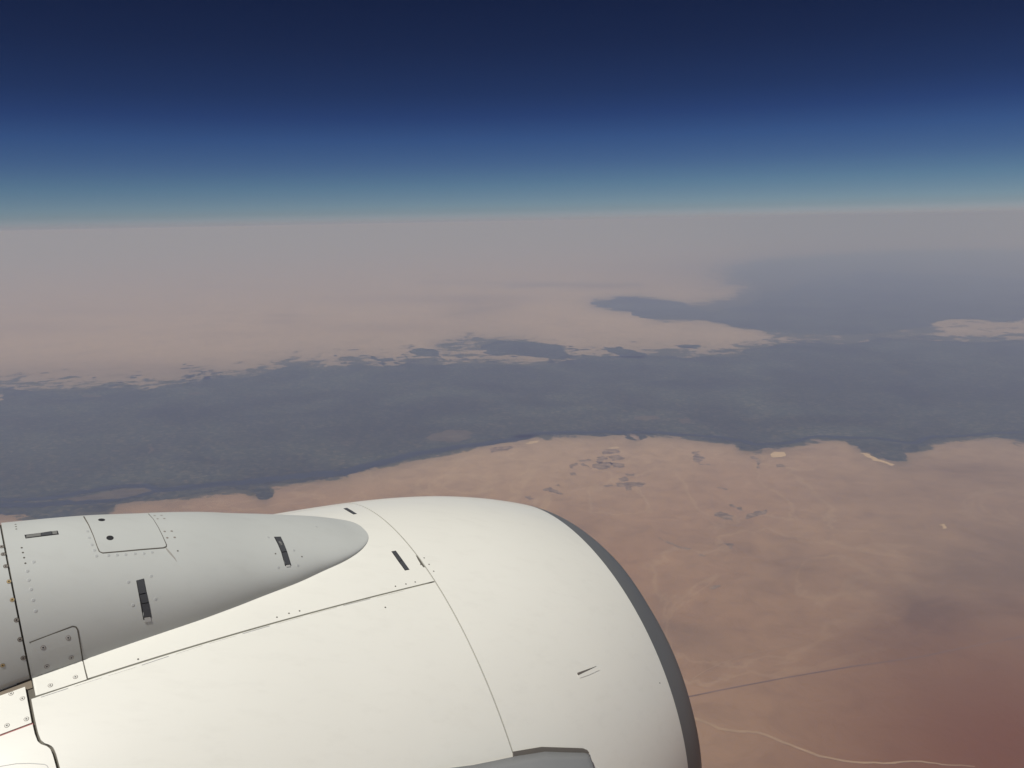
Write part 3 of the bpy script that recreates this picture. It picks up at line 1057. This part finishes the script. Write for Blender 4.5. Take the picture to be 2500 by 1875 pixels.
fasten('steel', zz(*q1, (18, 597), (35, 677), (62, 807), (178, 1388), (216, 1597)) + zz(*q2, (250, 470)))
fasten('brass', zz(*q1, (96, 972), (132, 1170)) + zz(*q2, (28, 550)))
fasten('pale', zz(*q2, (465, 355), (735, 250), (770, 465), (505, 560)), lp, .0028)
fasten('white', zz(*q2, (545, 770), (815, 680)), lw, .0028)
fasten('white', zz(*q2, (242, 908), (285, 1130), (75, 1200), (120, 855)))
fasten('dot', zz(*q1, (168, 356), (172, 380), (176, 406), (234, 608), (247, 660), (260, 715), (274, 775), (1022, 334), (1048, 334), (1172, 336), (1140, 290), (1115, 482), (1225, 458), (1134, 544), (1260, 548),
                 (1460, 270), (1540, 268), (1484, 303), (1560, 300), (1562, 444), (1638, 440), (1585, 508), (1666, 503), (1920, 642)))
fasten('rivet', zz(*q1, (1670, 262), (1744, 258), (1702, 296), (1774, 292), (1778, 432), (1854, 428), (1806, 500), (1886, 496)))
fasten('faint', zz(*q1, (310, 955), (335, 1056), (358, 1172), (384, 1290), (295, 858), (362, 760), (1386, 976), (1632, 912), (1436, 1226), (1680, 1160), (1040, 695), (1170, 690), (1262, 685), (1356, 680), (1455, 672), (1552, 668), (1640, 656),
                   (942, 430), (960, 500), (990, 575), (1018, 634)) + zz(*q3, (905, 495), (1180, 635), (1015, 820), (1225, 800), (1425, 380)))
fasten('dot', zz(*q3, (985, 672), (1270, 704), (1245, 1290), (1000, 1358), (1130, 1316), (2172, 1252)) + zz(*q4, (845, 1088), (945, 1066), (732, 1112), (622, 1340), (1145, 950), (1095, 876), (1042, 806)) + zz(*q2, (1492, 484), (632, 745)) + zz(*q6, (1738, 655)))

bead('panel_seam', zz(*q2, (0, 1642), (180, 1612), (330, 1609), (480, 1620), (505, 1632), (520, 1655)), .0022, M['head'])
M['stain'] = paint('oil_stain', (.40, .385, .35), .6, .2)
pad('oil_stain', zz(*q1, (1784, 610), (1802, 612), (1850, 665), (1890, 715), (1915, 765), (1875, 718), (1820, 660)), .0003, M['stain'], rings=2, dense=3)
# hinge segments along the door edge: short plates lying in the joint
for a in range(11):
    x0, x1 = 100 + a * 82, 100 + a * 82 + 66
    def ly(x):
        return float(np.interp(x, [90.4, 214.7, 339, 484, 676, 800, 950, 1062], [1701, 1660.5, 1622, 1574, 1518.7, 1484, 1446, 1420.7])) 
    bead('hinge_plate', [(x0, ly(x0) + 4.2), (x1, ly(x1) + 4.2)], .0024, M['white'] if a % 3 else M['head'], lift=.0008, dense=4)
# chipped paint beside the inlet joint
pad('paint_chip', zz(*q4, (952, 778), (965, 782), (1000, 830), (1020, 862), (1052, 905), (1035, 908), (1012, 880), (1000, 885), (1002, 868), (975, 825)), .0003, M['gap'], rings=2, dense=3)

# small vent on the inlet cowl: recess shade painted as a dark wedge above a pale ramp
pad('vent_ramp', zz(*q6, (1056, 590), (1130, 558), (1212, 518), (1236, 548), (1150, 588), (1074, 614)), .0012, M['white'], rings=3, dense=3)
pad('vent_shade', zz(*q6, (1051, 571), (1130, 543), (1210, 515), (1130, 556), (1058, 592)), .0016, M['flange'], rings=2, dense=3)

# strake: a thin fin standing off the side of the inlet, with a flange along its root
fl = [[surf(p)[0] + surf(p)[1] * .006 for p in zz(*q6, *row)] for row in (
    ((512, 1226), (630, 1206), (750, 1186), (920, 1191), (1090, 1197), (1125, 1212), (1142, 1234)),
    ((514, 1250), (632, 1230), (756, 1212), (922, 1216), (1088, 1220), (1112, 1230), (1128, 1246)),
    ((516, 1275), (634, 1256), (762, 1238), (924, 1240), (1086, 1244), (1100, 1252), (1110, 1262)))]
grid_part('strake_flange', fl, M['flange'], depth=.008)
root_px = zz(*q6, (-180, 1386), (0, 1361), (170, 1338), (340, 1303), (515, 1266), (760, 1226), (930, 1231), (1085, 1234), (1118, 1242), (1136, 1258))
lens = [.10, .15, .18, .19, .19, .185, .17, .145, .105, .045]
upper, lower = [], []
for p, ln in zip(root_px, lens):
    l0, nn = surf(p)
    q = l0 - NC
    rd = (q - NF * q.dot(NF)).normalized()
    tg = NF.cross(rd).normalized()          # direction of growing angle
    if tg.dot(NS) < 0 and tg.z > 0: tg = -tg
    dirn = (rd * .80 + tg * .60 - NF * .42).normalized()
    l0 = l0 + nn * .014
    upper.append([l0 + dirn * ln * f for f in frange(0, 1, 6)])
n_up = (upper[4][5] - upper[4][0]).cross(NF).normalized()
if n_up.z < 0: n_up = -n_up
verts, faces = [], []
nr, ncol = len(upper), 6
for off in (0.0, -.010):
    for r in upper:
        for j, p in enumerate(r):
            verts.append(p + n_up * (off * (1 - .7 * j / 5)))
k2 = nr * ncol
for i in range(nr - 1):
    for j in range(ncol - 1):
        faces.append((i * ncol + j, i * ncol + j + 1, (i + 1) * ncol + j + 1, (i + 1) * ncol + j))
        faces.append((k2 + i * ncol + j, k2 + (i + 1) * ncol + j, k2 + (i + 1) * ncol + j + 1, k2 + i * ncol + j + 1))
loop = [j for j in range(ncol)] + [i * ncol + ncol - 1 for i in range(1, nr)] + [(nr - 1) * ncol + j for j in range(ncol - 2, -1, -1)] + [i * ncol for i in range(nr - 2, -1, -1)]
for a, b in zip(loop, loop[1:]):
    faces.append((a, b, k2 + b, k2 + a))
me = mesh('strake_fin', verts, faces, False)
for _p in me.polygons[:2 * (nr - 1) * (ncol - 1)]:
    _p.use_smooth = True
bm = bmesh.new(); bm.from_mesh(me); bmesh.ops.recalc_face_normals(bm, faces=bm.faces[:]); bm.to_mesh(me); bm.free()
link('strake_fin', me, M['fin'], engine)

# ------------------------------------------------------------------ haze: the air between the plane and the desert
hz = bpy.data.meshes.new('haze')
E = 1.52e6
zb_, zt_ = GZ - 420.0, 180.0
hv = [(-E, -E, zb_), (E, -E, zb_), (E, E, zb_), (-E, E, zb_), (-E, -E, zt_), (E, -E, zt_), (E, E, zt_), (-E, E, zt_)]
hz.from_pydata(hv, [], [(0, 3, 2, 1), (4, 5, 6, 7), (0, 1, 5, 4), (1, 2, 6, 5), (2, 3, 7, 6), (3, 0, 4, 7)])
hm = bpy.data.materials.new('haze_air')
hm.use_nodes = True
nt = hm.node_tree
for n in list(nt.nodes): nt.nodes.remove(n)
out = nt.nodes.new('ShaderNodeOutputMaterial')
pv = nt.nodes.new('ShaderNodeVolumePrincipled')
pv.inputs['Color'].default_value = (.33, .40, .69, 1)
pv.inputs['Absorption Color'].default_value = (.56, .52, .18, 1)
pv.inputs['Density'].default_value = 1.6e-5
pv.inputs['Anisotropy'].default_value = 0.0
nt.links.new(pv.outputs[0], out.inputs['Volume'])
ho = link('haze', hz, hm)
tag(ho, 'pale blue haze filling the air down to the desert', kind='stuff')
